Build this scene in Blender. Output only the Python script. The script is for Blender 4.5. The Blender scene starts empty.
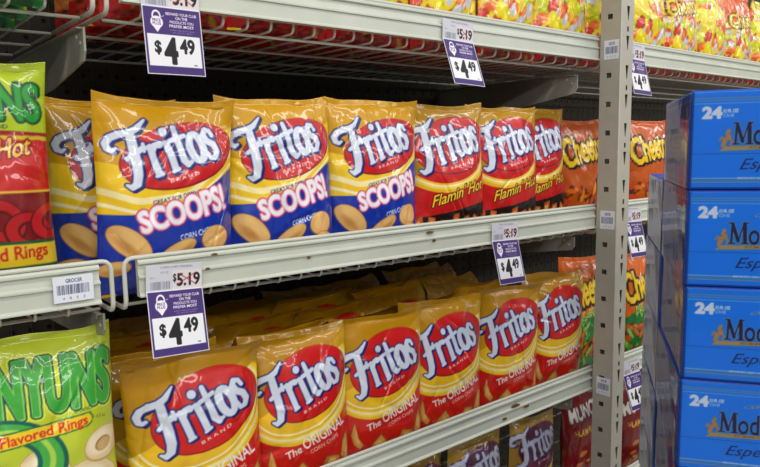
import bpy, bmesh, math, random
import numpy as np
from mathutils import Vector, Matrix

# ---------------------------------------------------------------- camera, light, exposure
CZ = 1.555                       # eye height above the floor; z values below are relative to the eye
CAMY = -0.970
SC = bpy.context.scene
COL = SC.collection
F, PITCH, YAW, ROLL = 670.0, 0.124325, 0.686463, -0.017777
fw = Vector((math.sin(YAW)*math.cos(PITCH), math.cos(YAW)*math.cos(PITCH), -math.sin(PITCH)))
rt0 = Vector((math.cos(YAW), -math.sin(YAW), 0)); up0 = rt0.cross(fw)
rt = math.cos(ROLL)*rt0 + math.sin(ROLL)*up0
up = -math.sin(ROLL)*rt0 + math.cos(ROLL)*up0
cd = bpy.data.cameras.new('camera'); cam = bpy.data.objects.new('camera', cd); COL.objects.link(cam)
m = Matrix((rt, up, -fw)).transposed().to_4x4(); m.translation = Vector((0, CAMY, CZ))
cam.matrix_world = m
cd.sensor_width = 36; cd.lens = F/760*36; cd.clip_start = .02
SC.camera = cam
w = bpy.data.worlds.new('world'); SC.world = w; w.use_nodes = True
w.node_tree.nodes['Background'].inputs[0].default_value = (.93, .97, 1, 1)
w.node_tree.nodes['Background'].inputs[1].default_value = .19

def area(name, loc, sx, sy, power, target, col=(1, .98, .94)):
    l = bpy.data.lights.new(name, 'AREA'); l.shape = 'RECTANGLE'; l.size = sx; l.size_y = sy
    l.energy = power; l.color = col
    o = bpy.data.objects.new(name, l); COL.objects.link(o); o.location = loc
    o.rotation_euler = (Vector(target)-Vector(loc)).to_track_quat('-Z', 'Y').to_euler()
    return o
area('fluorescent_row', (0.5, -1.25, 3.6), 16.0, .22, 165, (0.5, -1.20, 0))
area('fluorescent_row', (0.5, -3.2, 3.6), 16.0, .22, 190, (0.5, -2.2, 0))
area('fluorescent_row', (0.5, -5.6, 3.6), 16.0, .30, 220, (0.5, -3.0, 0))  # extra unseen row, added low and far for highlights on bag creases
vs = SC.view_settings
vs.view_transform = 'Standard'; vs.look = 'None'; vs.exposure = -0.12; vs.gamma = 1; vs.use_curve_mapping = False

# ---------------------------------------------------------------- helpers
def s2l(c):
    c = np.clip(np.asarray(c, float), 0, 1)
    return np.where(c <= .04045, c/12.92, ((c+.055)/1.055)**2.4)
def rgb(r, g, b): return tuple(s2l((r/255, g/255, b/255)))
def tag(o, label=None, cat=None, group=None, kind=None):
    if label: o['label'] = label
    if cat: o['category'] = cat
    if group: o['group'] = group
    if kind: o['kind'] = kind
    return o
def link(name, me, parent=None, mat=None):
    o = bpy.data.objects.new(name, me); COL.objects.link(o)
    if parent: o.parent = parent
    if mat and me and not me.materials: me.materials.append(mat)
    return o
def thing(name, loc=(0, 0, 0), rot=(0, 0, 0)):
    o = bpy.data.objects.new(name, None); COL.objects.link(o); o.location = loc; o.rotation_euler = rot
    o.empty_display_size = .02
    return o
def mesh_bm(bm, name='m', smooth=False):
    me = bpy.data.meshes.new(name); bmesh.ops.recalc_face_normals(bm, faces=bm.faces); bm.to_mesh(me); bm.free()
    if smooth: me.shade_smooth()
    return me
def add_box(bm, x0, x1, y0, y1, z0, z1, bev=0):
    vs_ = [bm.verts.new(p) for p in ((x0, y0, z0), (x1, y0, z0), (x1, y1, z0), (x0, y1, z0), (x0, y0, z1), (x1, y0, z1), (x1, y1, z1), (x0, y1, z1))]
    fs = [bm.faces.new([vs_[i] for i in f]) for f in ((0, 3, 2, 1), (4, 5, 6, 7), (0, 1, 5, 4), (1, 2, 6, 5), (2, 3, 7, 6), (3, 0, 4, 7))]
    if bev:
        es = set(e for f in fs for e in f.edges)
        bmesh.ops.bevel(bm, geom=list(es), offset=bev, segments=2, affect='EDGES', profile=.5)
def add_prism(bm, pts, axis_from, axis_to):          # pts are (y,z); extruded along x
    a = [bm.verts.new((axis_from, y, z)) for y, z in pts]; b = [bm.verts.new((axis_to, y, z)) for y, z in pts]
    n = len(pts); bm.faces.new(a); bm.faces.new(b[::-1])
    for i in range(n): bm.faces.new((a[i], b[i], b[(i+1) % n], a[(i+1) % n]))
def add_tube(bm, pts, r, n=8):
    pts = [Vector(p) for p in pts]; rings = []
    t0 = (pts[1]-pts[0]).normalized()
    ref = Vector((0, 0, 1)) if abs(t0.z) < .9 else Vector((1, 0, 0))
    nrm = (ref - t0*ref.dot(t0)).normalized()
    for i, p in enumerate(pts):
        if i == 0: t = (pts[1]-p)
        elif i == len(pts)-1: t = p-pts[i-1]
        else: t = (pts[i+1]-p).normalized()+(p-pts[i-1]).normalized()
        t.normalize(); nrm = (nrm-t*nrm.dot(t)).normalized(); b = t.cross(nrm)
        rings.append([bm.verts.new(p+(nrm*math.cos(a)+b*math.sin(a))*r) for a in [2*math.pi*k/n for k in range(n)]])
    for a, b in zip(rings, rings[1:]):
        for k in range(n): bm.faces.new((a[k], a[(k+1) % n], b[(k+1) % n], b[k]))
    bm.faces.new(rings[0][::-1]); bm.faces.new(rings[-1])
def arc(c, a0, a1, r, axis, n=5):                    # points of a bend; axis gives two unit vectors
    u, v = axis; return [Vector(c)+Vector(u)*math.cos(a0+(a1-a0)*k/n)*r+Vector(v)*math.sin(a0+(a1-a0)*k/n)*r for k in range(n+1)]

# ---------------------------------------------------------------- materials
def mat(name, col, rough=.5, metal=0, spec=.5, bump=None, var=0, scale=30, coat=0):
    M = bpy.data.materials.new(name); M.use_nodes = True; nt = M.node_tree; b = nt.nodes['Principled BSDF']
    b.inputs['Base Color'].default_value = (*col, 1); b.inputs['Roughness'].default_value = rough
    b.inputs['Metallic'].default_value = metal; b.inputs['Specular IOR Level'].default_value = spec
    b.inputs['Coat Weight'].default_value = coat; b.inputs['Coat Roughness'].default_value = .05
    tc = nt.nodes.new('ShaderNodeTexCoord')
    if var:
        n = nt.nodes.new('ShaderNodeTexNoise'); n.inputs['Scale'].default_value = scale; n.inputs['Detail'].default_value = 6
        nt.links.new(tc.outputs['Object'], n.inputs['Vector'])
        mx = nt.nodes.new('ShaderNodeMix'); mx.data_type = 'RGBA'; mx.inputs[0].default_value = 1
        r = nt.nodes.new('ShaderNodeMapRange'); r.inputs[1].default_value = .3; r.inputs[2].default_value = .7
        nt.links.new(n.outputs['Fac'], r.inputs[0]); nt.links.new(r.outputs[0], mx.inputs[0])
        mx.inputs[6].default_value = (*[c*(1-var) for c in col], 1); mx.inputs[7].default_value = (*[min(1, c*(1+var)) for c in col], 1)
        nt.links.new(mx.outputs[2], b.inputs['Base Color'])
    if bump:
        n2 = nt.nodes.new('ShaderNodeTexNoise'); n2.inputs['Scale'].default_value = bump[0]
        nt.links.new(tc.outputs['Object'], n2.inputs['Vector'])
        bp = nt.nodes.new('ShaderNodeBump'); bp.inputs['Strength'].default_value = bump[1]; bp.inputs['Distance'].default_value = bump[2]
        nt.links.new(n2.outputs['Fac'], bp.inputs['Height']); nt.links.new(bp.outputs['Normal'], b.inputs['Normal'])
    return M
def print_mat(name, rough, coat=0, bump=None, spec=.5, lighten=1.0):  # printed surface: colours of the print stored with the mesh
    M = mat(name, (1, 1, 1), rough, 0, spec, None, 0, 0, coat); nt = M.node_tree; b = nt.nodes['Principled BSDF']
    a = nt.nodes.new('ShaderNodeAttribute'); a.attribute_name = 'print'
    nt.links.new(a.outputs['Color'], b.inputs['Base Color'])
    if bump:
        tc = nt.nodes.new('ShaderNodeTexCoord')
        n1 = nt.nodes.new('ShaderNodeTexNoise'); n1.inputs['Scale'].default_value = bump[0]; n1.inputs['Detail'].default_value = 3
        n1.inputs['Distortion'].default_value = .6
        v = nt.nodes.new('ShaderNodeTexVoronoi'); v.inputs['Scale'].default_value = bump[0]*1.3; v.feature = 'SMOOTH_F1'
        n3 = nt.nodes.new('ShaderNodeTexNoise'); n3.inputs['Scale'].default_value = bump[0]*.55; n3.inputs['Detail'].default_value = 1.5; n3.inputs['Distortion'].default_value = 1.2
        s3 = nt.nodes.new('ShaderNodeMath'); s3.operation = 'SUBTRACT'; s3.inputs[1].default_value = .5
        a3 = nt.nodes.new('ShaderNodeMath'); a3.operation = 'ABSOLUTE'; m3 = nt.nodes.new('ShaderNodeMath'); m3.operation = 'MULTIPLY_ADD'; m3.inputs[1].default_value = 3.2
        ad = nt.nodes.new('ShaderNodeMath'); ad.operation = 'ADD'
        mp = nt.nodes.new('ShaderNodeMapping'); mp.inputs['Scale'].default_value = (1, 1, .55)
        oi = nt.nodes.new('ShaderNodeObjectInfo'); vm = nt.nodes.new('ShaderNodeVectorMath'); vm.operation = 'ADD'
        nt.links.new(tc.outputs['Object'], mp.inputs[0]); nt.links.new(mp.outputs[0], vm.inputs[0]); nt.links.new(oi.outputs['Random'], vm.inputs[1])
        nt.links.new(vm.outputs[0], n1.inputs['Vector']); nt.links.new(vm.outputs[0], v.inputs['Vector'])
        nt.links.new(n1.outputs['Fac'], ad.inputs[0]); nt.links.new(v.outputs['Distance'], ad.inputs[1])
        bp = nt.nodes.new('ShaderNodeBump'); bp.inputs['Strength'].default_value = bump[1]; bp.inputs['Distance'].default_value = bump[2]
        nt.links.new(vm.outputs[0], n3.inputs['Vector']); nt.links.new(n3.outputs['Fac'], s3.inputs[0]); nt.links.new(s3.outputs[0], a3.inputs[0]); nt.links.new(a3.outputs[0], m3.inputs[0]); nt.links.new(ad.outputs[0], m3.inputs[2]); nt.links.new(m3.outputs[0], bp.inputs['Height']); nt.links.new(bp.outputs['Normal'], b.inputs['Normal']); nt.links.new(bp.outputs['Normal'], b.inputs['Coat Normal'])
    return M
M_RAIL = mat('rail_enamel', rgb(196, 200, 186), .38, 0, .5, (60, .1, .001), .05, 14)
M_WIRE = mat('wire_enamel', rgb(200, 201, 188), .35, 0, .5, None, .06, 20)
M_BRKT = mat('bracket_enamel', rgb(150, 148, 136), .5, 0, .4, (40, .1, .001), .08, 20)
M_POST = mat('upright_enamel', rgb(176, 172, 158), .45, 0, .4, (90, .12, .0008), .05, 25)
M_RUST = mat('rust', rgb(112, 82, 48), .9, 0, .1, None, .3, 300)
M_DARKW = mat('back_wire_enamel', rgb(70, 68, 64), .6, 0, .3)
M_BAG = print_mat('printed_foil_film', .33, .6, (20, .5, .006), .35)
M_BACKROW = print_mat('printed_foil_film_plain', .34, .35, (22, .6, .007), .5)
M_CARD = print_mat('printed_card', .55, 0, None, .3)
M_CASE = print_mat('printed_carton', .42, .12, None, .35)
M_CARTON = mat('carton_blue', rgb(18, 84, 196), .45, 0, .4, None, .05, 10)
M_FLOOR = mat('vinyl_floor', rgb(150, 146, 138), .35, 0, .5, None, .1, 3)

def film_mat():
    M = bpy.data.materials.new('clear_stretch_film'); M.use_nodes = True; nt = M.node_tree; nt.nodes.remove(nt.nodes['Principled BSDF'])
    out = nt.nodes['Material Output']; tr = nt.nodes.new('ShaderNodeBsdfTransparent'); gl = nt.nodes.new('ShaderNodeBsdfGlossy')
    gl.inputs['Roughness'].default_value = .07; gl.inputs['Color'].default_value = (.92, .94, 1, 1); tr.inputs['Color'].default_value = (.95, .96, .98, 1)
    fr = nt.nodes.new('ShaderNodeFresnel'); fr.inputs['IOR'].default_value = 1.36
    mx = nt.nodes.new('ShaderNodeMixShader'); tc = nt.nodes.new('ShaderNodeTexCoord'); n = nt.nodes.new('ShaderNodeTexNoise'); n.inputs['Scale'].default_value = 9
    n.inputs['Distortion'].default_value = .6
    bp = nt.nodes.new('ShaderNodeBump'); bp.inputs['Strength'].default_value = .25; bp.inputs['Distance'].default_value = .003
    nt.links.new(tc.outputs['Object'], n.inputs['Vector']); nt.links.new(n.outputs['Fac'], bp.inputs['Height'])
    nt.links.new(bp.outputs['Normal'], gl.inputs['Normal'])
    nt.links.new(fr.outputs[0], mx.inputs[0]); nt.links.new(tr.outputs[0], mx.inputs[1]); nt.links.new(gl.outputs[0], mx.inputs[2])
    nt.links.new(mx.outputs[0], out.inputs['Surface'])
    return M
M_FILM = film_mat()
def pegboard_mat():
    M = mat('pegboard', rgb(66, 61, 54), .7, 0, .3); nt = M.node_tree; b = nt.nodes['Principled BSDF']
    tc = nt.nodes.new('ShaderNodeTexCoord'); sp = nt.nodes.new('ShaderNodeSeparateXYZ'); nt.links.new(tc.outputs['Object'], sp.inputs[0])
    ds = []
    for ax in ('X', 'Z'):
        mu = nt.nodes.new('ShaderNodeMath'); mu.operation = 'MULTIPLY'; mu.inputs[1].default_value = 1/.034; nt.links.new(sp.outputs[ax], mu.inputs[0])
        fr = nt.nodes.new('ShaderNodeMath'); fr.operation = 'FRACT'; nt.links.new(mu.outputs[0], fr.inputs[0])
        su = nt.nodes.new('ShaderNodeMath'); su.operation = 'SUBTRACT'; su.inputs[1].default_value = .5; nt.links.new(fr.outputs[0], su.inputs[0])
        pw = nt.nodes.new('ShaderNodeMath'); pw.operation = 'MULTIPLY'; nt.links.new(su.outputs[0], pw.inputs[0]); nt.links.new(su.outputs[0], pw.inputs[1]); ds.append(pw)
    ad = nt.nodes.new('ShaderNodeMath'); ad.operation = 'ADD'; nt.links.new(ds[0].outputs[0], ad.inputs[0]); nt.links.new(ds[1].outputs[0], ad.inputs[1])
    gt = nt.nodes.new('ShaderNodeMath'); gt.operation = 'LESS_THAN'; gt.inputs[1].default_value = .02; nt.links.new(ad.outputs[0], gt.inputs[0])
    mx = nt.nodes.new('ShaderNodeMix'); mx.data_type = 'RGBA'; nt.links.new(gt.outputs[0], mx.inputs[0])
    mx.inputs[6].default_value = (*rgb(66, 61, 54), 1); mx.inputs[7].default_value = (*rgb(14, 13, 12), 1)
    nt.links.new(mx.outputs[2], b.inputs['Base Color'])
    return M
M_PEG = pegboard_mat()

# ---------------------------------------------------------------- the print shop: artwork drawn in millimetres
_tc = {}
def text_tris(s, bold):
    k = (s, bold)
    if k in _tc: return _tc[k]
    cu = bpy.data.curves.new('t', 'FONT'); cu.body = s; cu.size = 1; cu.offset = bold; cu.resolution_u = 4
    o = bpy.data.objects.new('t', cu); COL.objects.link(o)
    me = o.to_mesh(); me.calc_loop_triangles()
    v = np.array([x.co[:2] for x in me.vertices]).reshape(-1, 2); t = np.array([x.vertices[:] for x in me.loop_triangles]).reshape(-1, 3)
    o.to_mesh_clear(); bpy.data.objects.remove(o); bpy.data.curves.remove(cu)
    v = v-np.array([v[:, 0].min(), 0]); wd = v[:, 0].max(); v[:, 0] /= wd; _tc[k] = (v[t], wd); return _tc[k]
class Art:
    def __init__(s, W, H, nx, nz, ss=3, bg=(255, 255, 255)):
        s.W, s.H, s.nx, s.nz, s.ss = W, H, nx, nz, ss; s.w, s.h = nx*ss, nz*ss
        s.px = s.w/(W); s.py = s.h/H
        x = (np.arange(s.w)+.5)/s.px; z = (np.arange(s.h)+.5)/s.py; s.X, s.Z = np.meshgrid(x, z)
        s.I = np.empty((s.h, s.w, 3), np.float32); s.I[:] = np.array(bg)/255
    def paint(s, m, c, a=1):
        m = np.clip(m, 0, 1)[..., None]*a; s.I = (s.I*(1-m)+np.array(c)/255*m).astype(np.float32)
    def soft(s, d, e=.35): return np.clip(.5-d/(2*e), 0, 1)
    def ell(s, cx, cz, rx, rz, rot, c, e=.35, ring=None, a=1, lim=None):
        r = math.radians(rot); x = (s.X-cx)*math.cos(r)+(s.Z-cz)*math.sin(r); z = -(s.X-cx)*math.sin(r)+(s.Z-cz)*math.cos(r)
        d = (np.sqrt((x/rx)**2+(z/rz)**2)-1)*min(rx, rz)
        if ring: d = np.abs(d)-ring
        m = s.soft(d, e)
        if lim is not None: m = m*lim
        s.paint(m, c, a)
    def stroke_d(s, pts, hw):
        d = np.full(s.X.shape, 1e3); n = len(pts)
        hws = hw if hasattr(hw, '__len__') else [hw]*n
        for i in range(n-1 if n > 1 else 1):
            ax, az = pts[i]; bx, bz = pts[i+1] if n > 1 else pts[i]; h0, h1 = hws[i], hws[min(i+1, n-1)]
            dx, dz = bx-ax, bz-az; L = dx*dx+dz*dz+1e-9
            t = np.clip(((s.X-ax)*dx+(s.Z-az)*dz)/L, 0, 1)
            d = np.minimum(d, np.hypot(s.X-ax-t*dx, s.Z-az-t*dz)-(h0+(h1-h0)*t))
        return d
    def poly(s, pts, c, e=.4, a=1):                  # filled polygon
        ins = np.zeros(s.X.shape, bool); n = len(pts); j = n-1
        for i in range(n):
            xi, zi = pts[i]; xj, zj = pts[j]
            if zi != zj:
                cnd = ((zi > s.Z) != (zj > s.Z)) & (s.X < (xj-xi)*(s.Z-zi)/(zj-zi)+xi); ins ^= cnd
            j = i
        s.paint(ins.astype(float), c, a)
    def curve_below(s, xs, zs, c, a=1, above=False):
        b = np.interp(s.X[0], xs, zs)[None, :]
        # smooth the polyline
        k = max(3, int(len(b[0])*.12)); bb = np.convolve(np.pad(b[0], k, mode='edge'), np.ones(k)/k, 'same')[k:-k][None, :]
        d = s.Z-bb
        s.paint(s.soft(-d if above else d, .4), c, a)
    def tmask(s, txt, x, z, width, height, rot=0, shear=0, bold=.0, arch=0, grow=0):
        T, wd = text_tris(txt, bold); P = T.copy().reshape(-1, 2)
        # Bfont capitals are about 0.7 em high
        P[:, 1] *= 1/.70
        P[:, 1] *= (1+grow*P[:, 0])
        P[:, 1] += arch*4*P[:, 0]*(1-P[:, 0])
        X_ = P[:, 0]*width+P[:, 1]*height*shear; Z_ = P[:, 1]*height
        r = math.radians(rot); xx = x+X_*math.cos(r)-Z_*math.sin(r); zz = z+X_*math.sin(r)+Z_*math.cos(r)
        px = (xx*s.px-.5).reshape(-1, 3); pz = (zz*s.py-.5).reshape(-1, 3); M = np.zeros((s.h, s.w), bool)
        for (x0, x1, x2), (z0, z1, z2) in zip(px, pz):
            ar = (x1-x0)*(z2-z0)-(x2-x0)*(z1-z0)
            if abs(ar) < 1e-9: continue
            a0, a1 = max(0, int(math.ceil(min(x0, x1, x2)-1e-6))), min(s.w-1, int(max(x0, x1, x2)))
            b0, b1 = max(0, int(math.ceil(min(z0, z1, z2)-1e-6))), min(s.h-1, int(max(z0, z1, z2)))
            if a1 < a0 or b1 < b0: continue
            gx, gz = np.meshgrid(np.arange(a0, a1+1), np.arange(b0, b1+1))
            w0 = ((x1-x0)*(gz-z0)-(gx-x0)*(z1-z0))/ar; w1 = ((gx-x0)*(z2-z0)-(x2-x0)*(gz-z0))/ar
            M[b0:b1+1, a0:a1+1] |= (w0 >= -1e-6) & (w1 >= -1e-6) & (w0+w1 <= 1+1e-6)
        return M
    def dil(s, M, r):
        R = max(1, int(round(r*s.px))); out = M.copy()
        for dz in range(-R, R+1):
            ww = int(math.sqrt(R*R-dz*dz)); row = np.zeros_like(M)
            sh = np.roll(M, dz, 0)
            c = np.cumsum(np.pad(sh.astype(np.int32), ((0, 0), (ww+1, ww))), 1)
            row = (c[:, 2*ww+1:]-c[:, :-2*ww-1]) > 0
            out |= row[:, :M.shape[1]]
        return out
    def text(s, txt, x, z, width, height, rot=0, c=(0, 0, 0), outl=(), off=None, **k):
        fat = max(0, k.get('bold', 0)-.018)*height*.62; k['bold'] = min(k.get('bold', 0), .018)
        M = s.tmask(txt, x, z, width, height, rot, **k)
        if fat*s.px > .6: M = s.dil(M, fat)
        for r, oc in outl:
            D = s.dil(M, r)
            if off: D = D | np.roll(np.roll(D, int(off[0]*s.px), 1), int(off[1]*s.py), 0)
            s.paint(D.astype(float), oc)
        s.paint(M.astype(float), c)
    def out(s, step=1):
        a = s.I.reshape(s.nz, s.ss, s.nx, s.ss, 3).mean((1, 3))
        return s2l(a)

BL = (22, 30, 104); RED = (196, 24, 30); WH = (214, 219, 232); GOLD = (204, 150, 4); YEL = (238, 196, 34); CREAM = (248, 232, 168)
def fritos(A, x, z, k, kz, rot, shadow=True, wh=WH, bl=BL):
    r = math.radians(rot)
    def T(pts): return [(x+(a*k)*math.cos(r)-(b*kz)*math.sin(r), z+(a*k)*math.sin(r)+(b*kz)*math.cos(r)) for a, b in pts]
    S = [([(17, 60), (10, 58), (5, 63), (6, 72), (15, 79), (30, 81), (46, 80), (60, 83), (80, 95)], [2, 3.4, 4.6, 5.2, 5.6, 5.8, 5.6, 4.8, 1.6]),
         ([(48, 79), (44, 56), (40, 30), (35, 10), (28, -3), (18, -7), (11, -1)], [6.5, 7.2, 7.5, 7.3, 6.5, 4.6, 2.0]),
         ([(28, 40), (44, 45), (60, 51)], [3.4, 4.4, 4.4]), ([(61, 57), (59, 45)], 2.4),
         ([(69, 3), (71, 49)], 5.4), ([(72, 38), (79, 50), (88, 49)], [3, 4.5, 6]), ([(64, 49), (71, 51)], 3), ([(64, 0), (74, 1)], 2.6),
         ([(100, 5), (101, 47)], 5.6), ([(94, 49), (101, 50)], 3.2), ([(95, 0), (106, 2)], 2.8), ([(102, 68), (102.5, 69)], 6.8),
         ([(123, 71), (120, 14), (125, 5), (134, 7)], [4, 6, 5.4, 3]), ([(108, 50), (136, 53)], 3.8),
         ([(152+12.5*math.cos(t), 28+23*math.sin(t)) for t in np.linspace(0, 2*math.pi, 19)], [5.8+.9*abs(math.cos(t)) for t in np.linspace(0, 2*math.pi, 19)]),
         ([(190, 40), (187, 50), (179, 53), (173, 45), (176, 34), (186, 25), (188, 13), (181, 3), (171, 4), (168, 15)], [3.2, 3.6, 4.8, 5.6, 5.8, 5.8, 5.6, 4.8, 3.8, 3.4])]
    d = None
    for p, h in S:
        sc = (k+kz)/2; h = [q*sc for q in h] if hasattr(h, '__len__') else h*sc
        dd = A.stroke_d(T(p), h); d = dd if d is None else np.minimum(d, dd)
    sh = np.roll(np.roll(d, int(3*A.px), 1), -int(2.5*A.py), 0)
    A.paint(A.soft(np.minimum(d-2.6, sh-2.0)), bl)
    A.paint(A.soft(d-.9), (120, 140, 200)); A.paint(A.soft(d), wh)
def chip(A, x, z, l, w_, rot, c=(214, 160, 84)):
    A.ell(x, z, l, w_, rot, (150, 92, 40)); A.ell(x, z, l-1, w_-1, rot, c)
    r = math.radians(rot+90); A.ell(x+math.cos(r)*w_*.3, z+math.sin(r)*w_*.3, l*.75, w_*.45, rot, (236, 190, 118), 2.5)
    A.ell(x-math.cos(r)*w_*.35, z-math.sin(r)*w_*.35, l*.5, w_*.3, rot, (190, 128, 60), 2.5, a=.7)
def fold_chip(A, pts, c=(216, 156, 72)):
    A.poly(pts, (150, 84, 34)); cx = sum(p[0] for p in pts)/len(pts); cz = sum(p[1] for p in pts)/len(pts)
    A.poly([(cx+(p[0]-cx)*.88, cz+(p[1]-cz)*.88) for p in pts], c)
    A.poly([(cx+(p[0]-cx)*.45, cz+(p[1]-cz)*.5+1) for p in pts], (232, 184, 104))
NX, NZ = 160, 240
def brand(A, x, z, wd, rot, c=(240, 225, 225)):
    A.text('B R A N D', x, z, wd, 5.2, rot, c, bold=.012)

def art_scoops():
    A = Art(200, 300, NX, NZ, 3, GOLD)
    A.curve_below([0, 60, 130, 200], [205, 190, 215, 262], YEL)
    A.curve_below([0, 50, 120, 200], [168, 150, 160, 226], CREAM)
    A.curve_below([0, 50, 120, 200], [158, 140, 150, 216], YEL)
    A.curve_below([0, 50, 120, 200], [146, 131, 143, 206], (248, 238, 190))
    A.curve_below([0, 50, 120, 200], [140, 126, 139, 202], YEL)
    A.curve_below([0, 50, 120, 200], [127, 126, 144, 196], (18, 50, 160))
    A.ell(112, 214, 87, 48, 16, (120, 16, 30)); A.ell(112, 215, 85, 46.5, 16, RED)
    fritos(A, 27, 168, .80, .88, 16.5)
    brand(A, 94, 173, 46, 15)
    A.text('GREAT FOR DIPPING!', 70, 140, 74, 6.5, 13, (30, 40, 120), bold=.012)
    A.text('SCOOPS!', 54, 99, 132, 31, 14.5, (244, 240, 246), [(3.4, (206, 70, 110)), (1.6, (236, 176, 196))], bold=.035, grow=.22)
    A.text('CORN CHIPS', 108, 84, 50, 9, 13, (224, 230, 245), bold=.02)
    chip(A, 38, 84, 36, 19, -42, (226, 176, 104)); chip(A, 102, 66, 34, 14, 32, (222, 168, 92)); A.ell(163, 84, 24, 21, 10, (150, 92, 40))
    A.ell(163, 85, 22.5, 19.5, 10, (232, 180, 110)); A.ell(158, 84, 11, 8, 10, (236, 192, 122), 2.5)
    chip(A, 172, 58, 20, 12, -20, (222, 168, 96)); chip(A, 20, 45, 22, 12, 10)
    return A
def art_original():
    A = Art(200, 315, NX, NZ, 3, (184, 132, 0))
    A.curve_below([0, 40, 110, 200], [215, 215, 250, 300], (200, 152, 20), 1)
    A.curve_below([0, 60, 130, 200], [150, 124, 144, 215], (206, 28, 18))
    for rx, rz, c in ((116, 92, YEL), (111, 86, (246, 214, 70)), (108, 82, CREAM), (104, 77, (240, 200, 40)), (100, 74, (232, 178, 26)), (98, 71, CREAM), (94, 67, (236, 188, 30))):
        A.ell(101, 206, rx, rz, 22, c, lim=(A.Z < 160+A.X*.6))
    A.ell(113, 218, 86, 62, 22, (140, 16, 24)); A.ell(113, 219, 84.5, 60.5, 22, (204, 28, 24))
    fritos(A, 31, 160, .82, .93, 18.5)
    brand(A, 98, 166, 50, 20)
    A.text('The', 62, 86, 30, 15, 18, (240, 236, 230), bold=.03, shear=.1)
    A.text('ORIGINAL', 96, 97, 92, 21, 18, (240, 236, 230), bold=.03)
    A.text('CORN CHIPS', 108, 86, 60, 8, 18, (240, 200, 180), bold=.01)
    fold_chip(A, [(36, 110), (30, 84), (38, 60), (52, 46), (58, 56), (46, 74)]); fold_chip(A, [(64, 40), (78, 62), (92, 76), (104, 60), (112, 36), (86, 30)])
    fold_chip(A, [(128, 40), (140, 72), (168, 66), (170, 42)], (206, 140, 66)); fold_chip(A, [(170, 60), (176, 92), (186, 108), (194, 80), (190, 40)]); fold_chip(A, [(2, 30), (6, 66), (26, 60), (30, 30)])
    return A
def art_flamin(lower=(196, 22, 20)):
    A = Art(200, 300, NX, NZ, 3, (184, 136, 8))
    A.curve_below([0, 60, 130, 200], [150, 130, 140, 190], lower)
    for rx, rz, c in ((116, 84, (226, 178, 30)), (109, 78, (244, 206, 70)), (105, 73, CREAM), (101, 69, (236, 190, 40)), (97, 65, lower)):
        A.ell(97, 206, rx, rz, 14, c, lim=(A.Z < 150+A.X*.42))
    A.ell(108, 216, 94, 58, 12, (120, 14, 24)); A.ell(108, 217, 92, 56, 12, (200, 22, 28))
    fritos(A, 16, 164, .88, .96, 14)
    brand(A, 92, 166, 50, 12)
    A.curve_below([0, 100, 200], [70, 82, 100], (24, 20, 22))
    A.text("Flamin' Hot", 46, 92, 136, 22, 14, (246, 200, 40), [(2.2, (60, 12, 12))], bold=.015, shear=.45)
    for q in range(7):
        fold_chip(A, [(4+q*29, 34), (10+q*29, 66+8*(q % 2)), (26+q*29, 78-7*(q % 3)), (32+q*29, 40)], (216, 84+16*(q % 3), 26))
    return A
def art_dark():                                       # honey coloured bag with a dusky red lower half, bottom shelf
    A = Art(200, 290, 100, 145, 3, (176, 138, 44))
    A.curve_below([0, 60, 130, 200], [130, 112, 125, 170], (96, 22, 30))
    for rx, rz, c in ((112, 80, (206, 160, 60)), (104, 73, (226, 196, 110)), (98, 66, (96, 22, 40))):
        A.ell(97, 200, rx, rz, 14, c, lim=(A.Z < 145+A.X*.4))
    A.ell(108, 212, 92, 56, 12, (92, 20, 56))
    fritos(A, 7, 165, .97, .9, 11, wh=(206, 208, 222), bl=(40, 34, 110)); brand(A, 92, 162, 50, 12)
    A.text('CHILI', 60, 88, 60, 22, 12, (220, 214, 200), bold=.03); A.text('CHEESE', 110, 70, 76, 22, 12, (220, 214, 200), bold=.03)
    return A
def art_funyuns_hot():
    A = Art(210, 330, NX, NZ, 3, (176, 196, 34))
    A.curve_below([0, 105, 210], [240, 243, 238], (150, 20, 22))
    xs = list(np.linspace(0, 210, 31)); A.curve_below(xs, [232+5*(i % 2) for i in range(31)], (214, 178, 40)); 
    A.curve_below(xs, [229+6*(i % 2)-3 for i in range(31)], (190, 26, 22))
    A.curve_below([0, 210], [166, 164], (222, 186, 60)); A.curve_below([0, 210], [163, 161], (120, 14, 16))
    A.text('FUNYUNS', 10, 254, 190, 46, 0, (36, 150, 44), [(3.4, (12, 66, 40)), (1.4, (16, 96, 44))], bold=.05, arch=.06)
    A.text('BRAND', 130, 243, 30, 5, 0, (30, 50, 30)); A.text("Flamin' Hot", 66, 192, 120, 24, 9, (238, 190, 50), [(2, (120, 20, 14))], shear=.3, bold=.01)
    for i in range(7):
        A.ell(20+31*i, 118+((i*37) % 26)-10, 22, 18, i*33, (90, 8, 12), ring=8); A.ell(20+31*i, 119+((i*37) % 26)-10, 22, 18, i*33, (176, 24, 26), ring=5.5)
    A.curve_below([0, 105, 210], [94, 102, 98], (20, 84, 50)); A.curve_below([0, 105, 210], [90, 98, 94], (222, 190, 40))
    A.text('Onion Flavored Rings', 20, 72, 176, 17, 2, (190, 24, 24), bold=.025)
    A.curve_below([0, 105, 210], [62, 68, 66], (20, 84, 50)); A.curve_below([0, 105, 210], [58, 64, 62], (200, 24, 30))
    return A
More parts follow.
